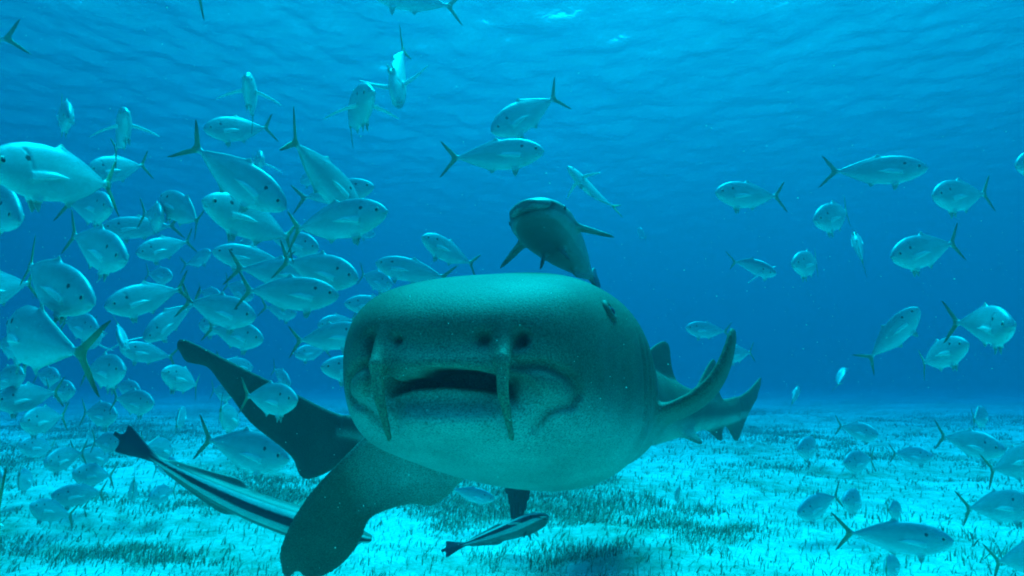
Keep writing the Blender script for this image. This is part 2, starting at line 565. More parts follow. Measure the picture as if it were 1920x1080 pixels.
def shark_sdf(F, head_detail, spine, fins, caudal=None):
    s, x, z = F.grid()
    W = smooth_interp(s, PROF['s'], PROF['W'], .07)
    T = smooth_interp(s, PROF['s'], PROF['T'], .07)
    B = smooth_interp(s, PROF['s'], PROF['B'], .07)
    n = 2.15 + 1.05 * np.clip(1.3 - s / 0.5, 0, 1)
    H = np.where(z > 0, T, B)
    rr = ((np.abs(x) / W) ** n + (np.abs(z) / H) ** n) ** (1 / n)
    d = (rr - 1) * np.minimum(W, np.minimum(T, B))
    # blunt snout: a curved front face
    zz = z - 0.03
    front = 1.0 * x ** 2 + 14 * x ** 4 + np.where(zz > 0, 2.6 * zz ** 2, 1.9 * zz ** 2) + 0.10 * np.clip(-zz, 0, 1)
    d = smax(d, front - s, 0.075)
    d = np.maximum(d, s - 2.12)
    F.f = d.astype(np.float32)
    if head_detail:
        sl = F.win((-0.1, -0.4, -0.4), (0.5, 0.4, 0.4))
        s, x, z = F.grid(sl)
        q2 = np.zeros((1, x.shape[1], z.shape[2]), np.float32)
        X2, Z2 = x + q2, z + q2
        f = F.f[sl]
        near = np.clip((0.32 - s) / 0.1, 0, 1)
        def pline(P, close=False):
            dd = np.full(X2.shape, 1e9)
            for (ax, az), (bx, bz) in zip(P[:-1], P[1:]):
                ex, ez = bx - ax, bz - az
                t = np.clip(((X2 - ax) * ex + (Z2 - az) * ez) / (ex * ex + ez * ez), 0, 1)
                dd = np.minimum(dd, np.hypot(X2 - ax - ex * t, Z2 - az - ez * t))
            return dd
        rel = np.zeros(X2.shape)
        # swollen brow pad, upper lip roll, sunken muzzle between, chin pad
        rel += 0.010 * np.exp(-((Z2 - 0.045) / 0.03) ** 2) * np.exp(-(X2 / 0.16) ** 4)
        rel -= 0.010 * np.exp(-((Z2 - 0.012) / 0.016) ** 2) * np.exp(-((X2 - .01) / 0.085) ** 4)
        rel += 0.020 * np.exp(-((Z2 + 0.038) / 0.022) ** 2) * np.exp(-((X2 - 0.01) / 0.125) ** 4)
        rel -= 0.022 * np.exp(-((Z2 + 0.082) / 0.028) ** 2) * np.exp(-((X2 - 0.01) / 0.10) ** 4)
        # labial lobes at both mouth corners, ringed by a groove
        for sg in (-1, 1):
            lobe = [(sg * .108, .012), (sg * .150, .012), (sg * .187, -.005), (sg * .196, -.030), (sg * .185, -.05), (sg * .165, -.052), (sg * .15, -.058), (sg * .135, -.075), (sg * .125, -.088)]
            lobe = [(a + .01, b) for a, b in lobe]
            g = pline(lobe)
            rel += 0.017 * np.exp(-(g / 0.0062) ** 2)
            rel -= 0.015 * np.exp(-((X2 - .01 - sg * .152) / .032) ** 2 - ((Z2 + .022) / .026) ** 2)
            # grooves beside the chin pad
            gg = pline([(sg * .085 + .01, -.045), (sg * .092 + .01, -.085)])
            rel += 0.012 * np.exp(-(gg / 0.007) ** 2)
        # nostril slit by the right barbel (shark's left) and its two pores
        rel += 0.012 * np.exp(-(pline([(.122, .050), (.108, .035), (.104, .006)]) / .007) ** 2)
        rel += 0.021 * np.exp(-(pline([(-.128, .055), (-.122, .03), (-.116, .0)]) / .013) ** 2)
        for px_, pz_, r_ in ((.066, .052, .0085), (.124, .053, .0095), (-.075, .052, .005)):
            rel += 0.035 * np.exp(-(((X2 - px_) ** 2 + (Z2 - pz_) ** 2) / r_ ** 2))
        for px_, pz_, r_, a_ in ((-.150, -.012, .004, .006), (.126, -.098, .006, .006), (.01, -.14, .005, .004)):
            rel += a_ * np.exp(-(((X2 - px_) ** 2 + (Z2 - pz_) ** 2) / r_ ** 2))
        f = f + (rel * near).astype(np.float32)
        # mouth opening
        mouth = [(-.105, -.004), (-.085, -.006), (-.072, -.017), (-.062, -.009), (-.04, -.009), (-.025, .004), (0, .007), (.05, .004), (.085, -.003), (.092, -.010), (.100, -.016), (.110, -.003),
                 (.135, -.013), (.152, -.032), (.156, -.045), (.14, -.054), (.115, -.044), (.09, -.033), (.05, -.026), (0, -.023), (-.05, -.026), (-.09, -.036), (-.12, -.05), (-.135, -.045), (-.125, -.02)]
        md = poly_sdf(X2.astype(np.float32), Z2.astype(np.float32), mouth)
        cut = smax(md + 0.0 * s, s - np.clip(0.15 - 2.2 * np.clip(np.abs(X2 - .01) - .055, 0, 1), .020, 1) - 1.5 * X2 ** 2, 0.01)
        f = smax(f, -cut, 0.012)
        F.f[sl] = f
    # five gill slits on either flank
    sl = F.win((.38, -.3, -.2), (.66, .3, .2))
    s, x, z = F.grid(sl)
    for i in range(5):
        g = np.exp(-((s - (.44 + .042 * i) + .12 * z) / .006) ** 2) * np.exp(-((z - .0) / (.095 - .008 * i)) ** 4) * (np.abs(x) > .1)
        F.f[sl] += (.007 * g).astype(np.float32)
    for fn in fins:
        fn(F)
    F.blur(1)
    if head_detail:
        # barbels hang in front of the lip
        for pts in ([(.042, .100, .060, .0125), (.008, .1005, .020, .0118), (-.007, .104, -.030, .0090), (.002, .117, -.100, .0046)],
                    [(.036, -.107, .052, .013), (.006, -.104, .012, .0115), (-.002, -.094, -.040, .0088), (.006, -.078, -.104, .0046)]):
            for i, (a, b) in enumerate(zip(pts[:-1], pts[1:])):
                F.capsule(a[:3], b[:3], a[3], b[3], (.016, .006, .002)[i])
    return F


def shark_color(v, w):
    """pigment: brown back, paler flank and belly, dark fins"""
    s, x, z = v[:, 0], v[:, 1], v[:, 2]
    T = smooth_interp(s, PROF['s'], PROF['T'], .07); B = smooth_interp(s, PROF['s'], PROF['B'], .07)
    W = smooth_interp(s, PROF['s'], PROF['W'], .07)
    t = np.clip((z / np.where(z > 0, T, B) + 0.72) / 0.75, 0, 1)
    t = t * t * (3 - 2 * t)
    belly = np.array([0.37, 0.37, 0.30]); back = np.array([0.082, 0.093, 0.058])
    muz = np.clip((0.10 - s) / 0.06, 0, 1)[:, None] * np.clip((0.06 - z) / 0.03, 0, 1)[:, None]
    back = back * (1 - muz) + np.array([0.155, 0.17, 0.11]) * muz
    c = belly[None] * (1 - t[:, None]) + back * t[:, None]
    for a, b in (((.101, .0), (.117, -.1)), ((-.102, .01), (-.078, -.104))):
        h = np.clip((z - a[1]) / (b[1] - a[1]), 0, 1)
        near = (np.abs(x - a[0] - h * (b[0] - a[0])) < .013) & (s < .012) & (z < .012)
        c[near] = (.20, .20, .115)
    out = np.clip((np.maximum(np.maximum(np.abs(x) / W, z / T), -z / B) - 0.98) / 0.45, 0, 1)[:, None]
    fin = np.array([0.075, 0.095, 0.06])
    out = np.where((s < 0.08)[:, None], 0, out)
    return c * (1 - out) + fin * out


def axis(*segs):
    """concatenate (start, stop, step) runs"""
    a = [np.arange(p, q, st) for p, q, st in segs]
    return np.concatenate(a)


MED_FINS = dict(
    d1=[(1.20, .10), (1.32, .18), (1.42, .24), (1.48, .255), (1.515, .235), (1.52, .17), (1.55, .11), (1.55, .06), (1.25, .05)],
    d2=[(1.68, .06), (1.78, .155), (1.86, .215), (1.90, .215), (1.915, .18), (1.91, .11), (1.935, .06), (1.9, .03), (1.7, .03)],
    an=[(1.76, -.04), (1.86, -.09), (1.93, -.12), (1.955, -.115), (1.95, -.08), (1.96, -.04), (1.9, -.02), (1.78, -.02)],
    ca=[(1.92, .035), (2.10, .050), (2.30, .075), (2.50, .125), (2.58, .145), (2.60, .135), (2.55, .085), (2.475, .055), (2.46, .035), (2.36, .005), (2.24, -.05), (2.17, -.105), (2.12, -.135), (2.08, -.12), (2.03, -.07), (1.95, -.035)])


def median_fin(key, k=.03, t0=.014, t1=.006):
    P = chaikin(MED_FINS[key], 2)
    return lambda F: F.plate(P, (0, 0, 0), (1, 0, 0), (0, 0, 1), t0, t1, k, edge=.02)


def pelvic(sg):
    P = chaikin([(0, -.02), (.09, .05), (.13, .075), (.16, .075), (.17, .05), (.16, -.02)], 2)
    return lambda F: F.plate(P, (1.36, sg * .07, -.055), (1, 0, 0), (0, sg * .75, -.65), .012, .006, .03)


def plane_polygon(spine, pix, three, s0):
    """a fin outline seen in the photo, set on its own plane in space and expressed in the animal's frame"""
    p3 = [unproj(*q) for q in three]
    n = np.cross(p3[1] - p3[0], p3[2] - p3[0])
    pts = []
    for px, py in pix:
        r = ray(px, py)
        pts.append(r * ((p3[0] @ n) / (r @ n)))
    loc = np.array([spine.to_local(p, s0) for p in pts])
    return loc


def plate_from_points(loc, iroot, itip, t0, t1, k, curve=None, edge=.02):
    """plate through coplanar local points"""
    c = loc[iroot]
    e2 = loc[itip] - c
    e2 = e2 / np.linalg.norm(e2)
    U, S_, Vt = np.linalg.svd(loc - loc.mean(0))
    n = Vt[2]
    e1 = np.cross(e2, n)
    d = loc - c
    P = np.stack([d @ e1, d @ e2], 1)
    P = chaikin(P, 2)
    return lambda F: F.plate(P, c, e1, e2, t0, t1, k, curve=curve, edge=edge)


def nurse_shark_main():
    sp = Spine((-0.115, 1.05), [(-.2, 8), (0, 8), (.15, 14), (.35, 26), (.6, 25), (.95, 21), (1.15, 36), (1.5, 44), (2.0, 37), (2.6, 31)],
               [(-.2, .006), (0, .004), (.25, -.008), (.5, -.028), (1.0, -.078), (1.42, -.130), (1.9, -.155), (2.6, -.155)], 2.6)
    S = axis((-.05, .34, .0045), (.34, .75, .0068), (.75, 1.2, .012), (1.2, 2.68, .009))
    X = axis((-.62, -.30, .009), (-.30, .30, .0048), (.30, .50, .008))
    Z = axis((-.52, -.26, .009), (-.26, .30, .0048), (.30, .46, .009))
    F = Field(S, X, Z)
    fins = [median_fin(k) for k in ('d1', 'd2', 'an', 'ca')] + [pelvic(1), pelvic(-1)]
    # drooping pectoral fin towards the sand
    pix = [(735, 775), (700, 803), (655, 848), (600, 905), (560, 955), (535, 1000), (524, 1035), (524, 1065), (535, 1092), (549, 1086), (560, 1064), (566, 1090),
           (615, 1082), (655, 1050), (682, 1008), (690, 974), (714, 960), (760, 945), (788, 944), (800, 951), (830, 940), (868, 898), (905, 862), (860, 800)]
    loc = plane_polygon(sp, pix, [(700, 800, 1.48), (870, 890, 1.55), (560, 1075, 1.56)], .5)
    fins.append(plate_from_points(loc, 23, 8, .020, .010, .035, edge=.025))
    # the other pectoral, raised and seen almost edge-on
    r0 = sp.to_local(unproj(1222, 775, 1.50), .5); r1 = sp.to_local(unproj(1374, 600, 1.50), .5)
    e2 = r1 - r0; ln = np.linalg.norm(e2)
    vr = ray(1310, 690); vr = vr + .30 * np.array([.65, 0, -.75])
    e1 = sp.to_local(sp.at(sp.C, .5) + vr, .5) - np.array([.5, 0, 0])
    P = chaikin([(-.01, -.12), (-.01, ln * .5), (.0, ln * .85), (.02, ln * .99), (.06, ln * 1.0), (.08, ln * .9), (.09, ln * .6), (.12, ln * .3), (.15, -.12)], 2)
    fins.append(lambda F: F.plate(P, r0, e1, e2, .017, .010, .03, curve=lambda u, v: -0.05 * np.sin(np.clip(v / ln, 0, 1) * math.pi), edge=.02))
    shark_sdf(F, True, sp, fins)
    v, q = F.surface()
    w = sp.to_world(v)
    col = shark_color(v, w)
    q = orient(w, q)
    loc = np.array([w[:, 0].mean(), w[:, 1].mean(), w[:, 2].min()])
    root = empty('nurse_shark', tuple(loc))
    tag(root, 'large brown nurse shark swimming head-on with open mouth and two barbels', 'shark', 'nurse sharks')
    obj('body', mesh_np('shark_body', w - loc, quads=q, col=col), M_SHARK, root)
    # eyes: small dark balls set in the skin behind the brow
    for sg, px, py in ((1, 1156, 573), (-1, None, None)):
        if px is not None:
            e = surface_hit(w, px, py)
            el = sp.to_local(e)
            first = el
        else:
            e = sp.to_world(np.array([[first[0], -first[1], first[2]]]))[0]
        n = e - sp.at(sp.C, first[0]); n /= np.linalg.norm(n)
        eye = obj('eye', ball_mesh('shark_eye', .017, (1, 1, .8)), M_EYE, root)
        eye.location = e - loc - n * .008
        lid = obj('eyelid', ring_mesh('shark_eyelid', .0165, .007), M_LID, eye)
        lid.rotation_euler = Vector(n).to_track_quat('Z', 'Y').to_euler()
        lid.location = n * .006
    return sp, root


def orient(v, q):
    a, b, c = v[q[:, 0]], v[q[:, 1]], v[q[:, 2]]
    m = v.mean(0)
    vol = np.einsum('ij,ij->i', a - m, np.cross(b - m, c - m)).sum()
    return q if vol > 0 else q[:, ::-1]


def surface_hit(w, px, py, r=16):
    c, s = math.cos(PITCH), math.sin(PITCH)
    D = w[:, 1] * c + w[:, 2] * s
    up = -w[:, 1] * s + w[:, 2] * c
    X = 960 + FPX * w[:, 0] / D; Y = 540 - FPX * up / D
    m = np.hypot(X - px, Y - py) < r
    i = np.nonzero(m)[0]
    return w[i[np.argmin(D[i])]]


def ball_mesh(name, r, sc=(1, 1, 1), nu=20, nv=12):
    v, f = [], []
    for j in range(nv + 1):
        a = math.pi * j / nv
        for i in range(nu):
            b = 2 * math.pi * i / nu
            v.append((r * sc[0] * math.sin(a) * math.cos(b), r * sc[1] * math.sin(a) * math.sin(b), r * sc[2] * math.cos(a)))
    for j in range(nv):
        for i in range(nu):
            f.append((j * nu + i, (j + 1) * nu + i, (j + 1) * nu + (i + 1) % nu, j * nu + (i + 1) % nu))
    return mesh_np(name, v, quads=f)


def ring_mesh(name, R0, r, nu=24, nv=10):
    v, f = [], []
    for i in range(nu):
        a = 2 * math.pi * i / nu
        for j in range(nv):
            b = 2 * math.pi * j / nv
            q = R0 + r * math.cos(b)
            v.append((q * math.cos(a), q * math.sin(a), r * math.sin(b)))
    for i in range(nu):
        for j in range(nv):
            f.append((i * nv + j, ((i + 1) % nu) * nv + j, ((i + 1) % nu) * nv + (j + 1) % nv, i * nv + (j + 1) % nv))
    return mesh_np(name, v, quads=f)


M_LID = plain_mat('shark_eyelid', (0.075, 0.085, 0.055), 0.6, 0.3)
SP1, SHARK1 = nurse_shark_main()


def nurse_shark_far():
    """the second shark: its tail fin and lower fins show past the first one"""
    sp = Spine((0, 0), [(-.2, -162), (.8, -162), (1.3, -148), (1.65, -114), (2.6, -114)],
               [(-.2, -.23), (.6, -.24), (1.2, -.26), (1.6, -.26), (2.0, -.195), (2.6, -.0975), (3, -.0325)], 2.6)
    sp.C[:, :2] += np.array([-.47, 2.36]) - sp.at(sp.C, 2.0)[:2]
    F = Field(axis((-.05, 1.7, .013), (1.7, 2.85, .009)), axis((-.40, -.16, .011), (-.16, .16, .007), (.16, .5, .011)), axis((-.8, .5, .0095)))
    fins = [median_fin(k) for k in ('d1', 'd2', 'an')] + [pelvic(1), pelvic(-1)]
    pix = [(735, 822), (690, 799), (640, 778), (600, 760), (540, 728), (480, 699), (420, 668), (380, 647), (350, 633), (335, 636), (331, 650), (343, 664), (348, 681), (372, 686), (392, 688),
           (404, 705), (440, 752), (465, 790), (500, 818), (535, 845), (552, 862), (558, 885), (567, 900), (590, 899), (625, 882), (660, 855), (700, 835)]
    loc = plane_polygon(sp, pix, [(690, 800, 2.34), (340, 640, 2.12), (570, 890, 2.26)], 2.05)
    fins.append(plate_from_points(loc, 26, 9, .016, .012, .03))
    pix = [(925, 850), (938, 905), (948, 940), (951, 980), (955, 1004), (968, 1010), (984, 1000), (990, 965), (1002, 920), (1015, 870), (1010, 845)]
    loc = plane_polygon(sp, pix, [(930, 860, 3.45), (1010, 860, 3.55), (968, 1005, 3.45)], .6)
    fins.append(plate_from_points(loc, 0, 5, .012, .007, .03))
    pix = [(1075, 860), (1088, 893), (1098, 905), (1113, 908), (1118, 892), (1120, 860)]
    loc = plane_polygon(sp, pix, [(1075, 860, 3.3), (1120, 860, 3.4), (1110, 905, 3.3)], .8)
    fins.append(plate_from_points(loc, 0, 3, .012, .008, .03))
    shark_sdf(F, False, sp, fins)
    v, q = F.surface()
    w = sp.to_world(v)
    q = orient(w, q)
    loc = np.array([w[:, 0].mean(), w[:, 1].mean(), w[:, 2].min()])
    root = empty('nurse_shark', tuple(loc))
    tag(root, 'dark nurse shark mostly hidden behind the head-on shark, its notched tail fin raised', 'shark', 'nurse sharks')
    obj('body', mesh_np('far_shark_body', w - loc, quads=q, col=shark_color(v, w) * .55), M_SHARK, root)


nurse_shark_far()


# ------------------------------------------------------------------ remoras
def remora_mesh(name, L, bend=0.0, pitch_bend=0.0, spread=0.6, stripes=1.0, fat=1.0):
    k = L / 0.6
    F = Field(axis((-.02, .68, .0034)) , axis((-.13, .13, .0034)), axis((-.075, .085, .0030)))
    s, x, z = F.grid()
    st = [-.02, 0, .03, .08, .14, .2, .3, .4, .5, .56, .60]
    W = smooth_interp(s, st, [.004, .016, .036, .047, .05, .046, .038, .027, .014, .008, .004], .02)
    H = smooth_interp(s, st, [.004, .009, .02, .031, .038, .040, .036, .028, .016, .010, .009], .02)
    Hz = np.where(z > 0, H * .86, H)
    n = 2.25
    d = (((np.abs(x) / W) ** n + (np.abs(z) / Hz) ** n) ** (1 / n) - 1) * np.minimum(W, H)
    d = np.maximum(d, -s)
    # flat sucker disc with ridges on the crown, mouth cleft round the lower jaw
    disc = np.sqrt(((s - .075) / .062) ** 2 + (x / .034) ** 2)
    d = d + np.where(z > 0, .0022 * np.sin(s * 620) * np.clip((1 - disc) * 6, 0, 1), 0)
    cleft = np.abs(s - (.014 + 26 * x ** 2))
    d = d + np.where(z < .006, .007 * np.exp(-(cleft / .0045) ** 2) * np.clip((.085 - s) / .02, 0, 1), 0)
    F.f = d.astype(np.float32)
    for sgn in (1, -1):
        F.plate(chaikin([(.31, 0), (.335, .030), (.36, .040), (.40, .033), (.47, .020), (.53, .008), (.53, 0)]), (0, 0, sgn * .010), (1, 0, 0), (0, 0, sgn), .0045, .0028, .008, edge=.006)
    F.plate(chaikin([(.555, .006), (.60, .022), (.655, .042), (.662, .036), (.65, 0), (.662, -.036), (.655, -.042), (.60, -.022), (.555, -.006)]), (0, 0, 0), (1, 0, 0), (0, 0, 1), .0045, .003, .008, edge=.006)
    for sgn in (1, -1):
        e2 = np.array([.62, sgn * spread, -.30])
        F.plate(chaikin([(0, -.01), (.004, .04), (.018, .092), (.026, .096), (.038, .06), (.042, -.01)]), (.145, sgn * .036, .0), (.8, -sgn * .25, .1), e2, .0045, .003, .008, edge=.006)
        F.plate(chaikin([(0, -.005), (.008, .035), (.016, .042), (.026, .02), (.028, -.005)]), (.155, sgn * .012, -.034), (1, 0, 0), (.6, sgn * .3, -.6), .004, .003, .006, edge=.006)
    F.blur(1)
    v, q = F.surface()
    s, x, z = v.T
    H = smooth_interp(s, st, [.004, .009, .02, .031, .038, .040, .036, .028, .016, .010, .009], .02)
    W = smooth_interp(s, st, [.004, .016, .036, .047, .05, .046, .038, .027, .014, .008, .004], .02)
    r = z / H
    grey, dark, pale = np.array([.14, .155, .13]), np.array([.02, .026, .04]), np.array([.62, .64, .58])
    band = lambda a, b, w=.10: np.clip((r - a) / w, 0, 1) * np.clip((b - r) / w, 0, 1)
    side = np.clip((np.abs(x) / W - .3) / .2, 0, 1) * stripes
    c = np.repeat(grey[None], len(v), 0)
    for lo, hi, colr in ((.22, .62, pale), (-.30, .30, dark), (-.72, -.22, pale)):
        m = (np.clip(band(lo, hi) * 1.4, 0, 1) * side)[:, None]
        c = c * (1 - m) + colr * m
    fin = (np.clip((s - .55) / .03, 0, 1))[:, None]
    c = c * (1 - fin) + dark * 1.2 * fin
    cl = (np.exp(-((s - (.014 + 26 * x ** 2)) / .004) ** 2) * (z < .006) * (s < .08))[:, None]
    c = c * (1 - cl * .8)
    v = v - np.array([.3, 0, 0])
    y = v[:, 1] + bend * (v[:, 0]) ** 2 * 1.0
    zz = v[:, 2] + pitch_bend * v[:, 0] ** 2
    m = np.stack([v[:, 0], y * fat, zz * fat], 1) * k
    return mesh_np(name, m, quads=orient(m, q), col=c)


def frame(head, tail, roll=0.0, up=(0, 0, 1)):
    """rotation with local X = backwards, Z = up of the fish"""
    T = np.asarray(tail) - np.asarray(head); T = T / np.linalg.norm(T)
    up = np.asarray(up, float)
    U = up - T * (up @ T); U /= np.linalg.norm(U)
    Y = np.cross(U, T)
    c, s_ = math.cos(roll), math.sin(roll)
    U, Y = U * c + Y * s_, Y * c - U * s_
    return Matrix(((T[0], Y[0], U[0]), (T[1], Y[1], U[1]), (T[2], Y[2], U[2])))


EYE_BALL = ball_mesh('fish_eye', 1.0, (1, 1, .55))
EYE_BALL.materials.append(M_EYE)


def place(root, head, tail, roll=0.0, up=(0, 0, 1)):
    m = frame(head, tail, roll, up).to_4x4()
    m.translation = Vector((np.asarray(head) + np.asarray(tail)) / 2)
    root.matrix_world = m


def remora(head, tail, label, **kw):
    L = float(np.linalg.norm(np.asarray(head) - np.asarray(tail)))
    root = empty('remora')
    roll = kw.pop('roll', 0.0); up = kw.pop('up', (0, 0, 1))
    obj('body', remora_mesh('remora_body', L, **kw), M_REM, root)
    k = L / .6
    fat = kw.get('fat', 1.0)
    for sg in (1, -1):
        e = obj('eye', EYE_BALL, None, root)
        x = (-.3 + .085) * k
        e.location = (x, fat * (sg * .0465 * k + kw.get('bend', 0) * (x / k) ** 2 * k), fat * (.004 * k + kw.get('pitch_bend', 0) * (x / k) ** 2 * k))
        e.scale = (.006 * k,) * 3
        e.rotation_euler = (R(90) * -sg, 0, 0)
    place(root, head, tail, roll, up)
    tag(root, label, 'remora', 'remoras around the sharks')


remora(unproj(984, 383, 1.42), unproj(1112, 522, 1.98), 'dark remora seen from below rising just above the shark\'s back', spread=.55, stripes=.25, fat=1.36, roll=R(-32), up=(-.2, 1, .45))
remora(unproj(690, 1030, 1.72), unproj(252, 862, 1.62), 'long remora with blue and white side stripe trailing behind the drooping pectoral fin', pitch_bend=.25, bend=-.2)
remora(unproj(1040, 966, 2.55), unproj(872, 1022, 2.75), 'small dark remora over the sand below the shark\'s belly', bend=.6, spread=.9, pitch_bend=-.2, roll=R(-25), fat=1.25)


# ------------------------------------------------------------------ jacks
FL, FDEPTH = 0.42, 0.140           # head-to-fork length and body depth of the standard fish


def jack_mesh(name, bend=0.0, spread=False, droop=0.0):
    L = FL
    F = Field(axis((-.012, .50, .0029)), axis((-.155, .1551, .0029)) if spread else axis((-.045, .0451, .0024)), axis((-.108, .108, .0026)))
    s, x, z = F.grid()
    st = np.array([-.02, 0, .03, .08, .16, .26, .38, .5, .62, .74, .84, .90, .95, 1.0]) * L
    top = np.array([.002, .012, .052, .088, .122, .146, .152, .142, .114, .074, .036, .020, .018, .018]) * L
    bot = np.array([.002, .014, .045, .078, .116, .146, .155, .146, .116, .074, .034, .020, .018, .018]) * L
    wid = np.array([.002, .010, .030, .046, .060, .067, .068, .062, .050, .034, .020, .014, .010, .006]) * L
    T_, B_, W_ = (smooth_interp(s, st, q, .012) for q in (top, bot, wid))
    H = np.where(z > 0, T_, B_)
    n = 1.9
    d = (((np.abs(x) / W_) ** n + (np.abs(z) / H) ** n) ** (1 / n) - 1) * np.minimum(W_, np.minimum(T_, B_))
    d = np.maximum(d, s - .97 * L)
    # gill cover edge and mouth cleft
    g = np.hypot(s - .085 * L, (z + .01 * L) * .8) - .16 * L
    d = d + .0022 * np.exp(-(g / .0028) ** 2) * (s > .12 * L) * (np.abs(z) < .1 * L)
    mz = -.004 * L - .55 * s
    d = d + .005 * np.exp(-((z - mz) / .0032) ** 2) * np.clip((.055 * L - s) / .008, 0, 1)
    F.f = d.astype(np.float32)
    pl = lambda P, t0=.0042, t1=.0030, k=.008: F.plate(np.asarray(P) * L, (0, 0, 0), (1, 0, 0), (0, 0, 1), t0, t1, k, edge=.005)
    for g in (1, -1):
        pl([(.90, 0), (.945, g * .035), (1.02, g * .108), (1.085, g * .168), (1.135, g * .200), (1.145, g * .193), (1.10, g * .135), (1.05, g * .070), (1.005, g * .022), (.995, 0)])
    pl([(.46, .12), (.50, .172), (.525, .185), (.545, .155), (.60, .130), (.70, .100), (.82, .055), (.88, .028), (.85, .01), (.5, .08)])
    pl([(.50, -.12), (.535, -.175), (.565, -.192), (.58, -.158), (.63, -.125), (.72, -.095), (.82, -.055), (.88, -.028), (.85, -.01), (.55, -.08)])
    for g in (1, -1):
        F.plate(np.array([(0, -.03), (.02, .06), (.05, .105), (.075, .06), (.085, -.03)]) * L, np.array([.26, g * .016, -.130]) * L, (1, 0, 0), (.45, g * .22, -.8), .0046, .0040, .006, edge=.005)
        P = np.array([(0, -.02), (.002, .06), (.012, .15), (.035, .245), (.048, .265), (.052, .25), (.048, .16), (.05, .08), (.055, -.02)]) * L * (1.22 if spread else 1.0)
        if spread:
            F.plate(P, np.array([.235, g * .058, -.02]) * L, (.75, -g * .2, -.1), (.38, g * .9, -.18), .0042, .0034, .006,
                    curve=lambda u, v, g=g: -g * 1.5 * v * v if False else (-.9 * np.clip(v, 0, 1) ** 2 * g), edge=.005)
        else:
            F.plate(P, np.array([.245, g * .066, -.012]) * L, (.12, 0, -1), (1, g * .06, -.12), .0036, .003, .004, edge=.005)
    F.blur(1)
    v, q = F.surface()
    s, x, z = v.T
    T_, B_, W_ = (smooth_interp(s, st, qq, .012) for qq in (top, bot, wid))
    r = z / np.where(z > 0, T_, B_)
    u = s / L
    back, side, belly = np.array([.22, .30, .34]), np.array([.47, .53, .53]), np.array([.64, .69, .66])
    t = np.clip((r - .30) / .55, 0, 1)[:, None]
    c = side * (1 - t) + back * t
    t = np.clip((-r - .3) / .5, 0, 1)[:, None]
    c = c * (1 - t) + belly * t
    # lateral scute line, opercle spot, dusky yellow fins
    t = (np.exp(-((r + .0) / .05) ** 2) * np.clip((u - .5) / .1, 0, 1) * np.clip((.93 - u) / .05, 0, 1) * .25)[:, None]
    c = c * (1 - t) + np.array([.3, .33, .3]) * t
    t = (np.hypot((u - .225), (z / L - .052)) < .016)[:, None]
    c = np.where(t, np.array([.015, .015, .02]), c)
    out = np.clip((np.abs(r) - 1.04) / .12, 0, 1) * (u < .9)
    out = np.maximum(out, np.clip((u - .90) / .05, 0, 1))[:, None]
    fin = np.where((u > .93)[:, None], np.array([.27, .27, .13]), np.array([.40, .44, .38]))
    c = c * (1 - out) + fin * out
    tip = np.clip((np.hypot(u - .93, z / L) - .13) / .10, 0, 1) * (u > .93)
    c = c * (1 - .6 * tip[:, None])
    pec = (np.abs(x) > W_ * 1.06) & (u > .22) & (u < .56)
    c = np.where(pec[:, None], np.array([.74, .78, .74]), c)
    # thin the fins
    ft = (np.abs(r) > 1.12) | (u > .985)
    thin = np.where(ft, .55, 1.0)
    X = x * thin
    v = np.stack([s - .5 * L, X, z], 1)
    a = np.clip((v[:, 0] + .10 * L) / L, 0, 2)
    yb = X + bend * L * a ** 2
    m = np.stack([v[:, 0] - .35 * abs(bend) * bend * 0, yb, v[:, 2] * 1.09], 1)
    return mesh_np(name, m, quads=orient(m, q), col=c)


JACKS = [jack_mesh('jack_body'), jack_mesh('jack_body_bent_a', .28), jack_mesh('jack_body_bent_b', -.28),
         jack_mesh('jack_body_finned', .10, True), jack_mesh('jack_body_finned_bent', -.22, True)]
for me in JACKS:
    me.materials.append(M_FISH)
EYE_RING = ring_mesh('fish_eye_ring', 1.0, .3, 18, 8)
EYE_RING.materials.append(M_RING)

S_LEFT = ('silvery jack packed into the dense school beside the shark\'s snout', 'jacks of the dense school beside the snout')
S_RIGHT = ('silvery jack cruising in the loose group of open water beyond the shark\'s eye', 'jacks of the loose group in open water')
S_LOWL = ('hazy jack low over the sand in the crowd around the striped remora', 'jacks low over the sand near the striped remora')
S_LOWR = ('jack gliding low over the seagrass beyond the shark\'s tail', 'jacks low over the seagrass beyond the tail')
S_UP = ('silvery jack alone', 'jacks in the upper water')


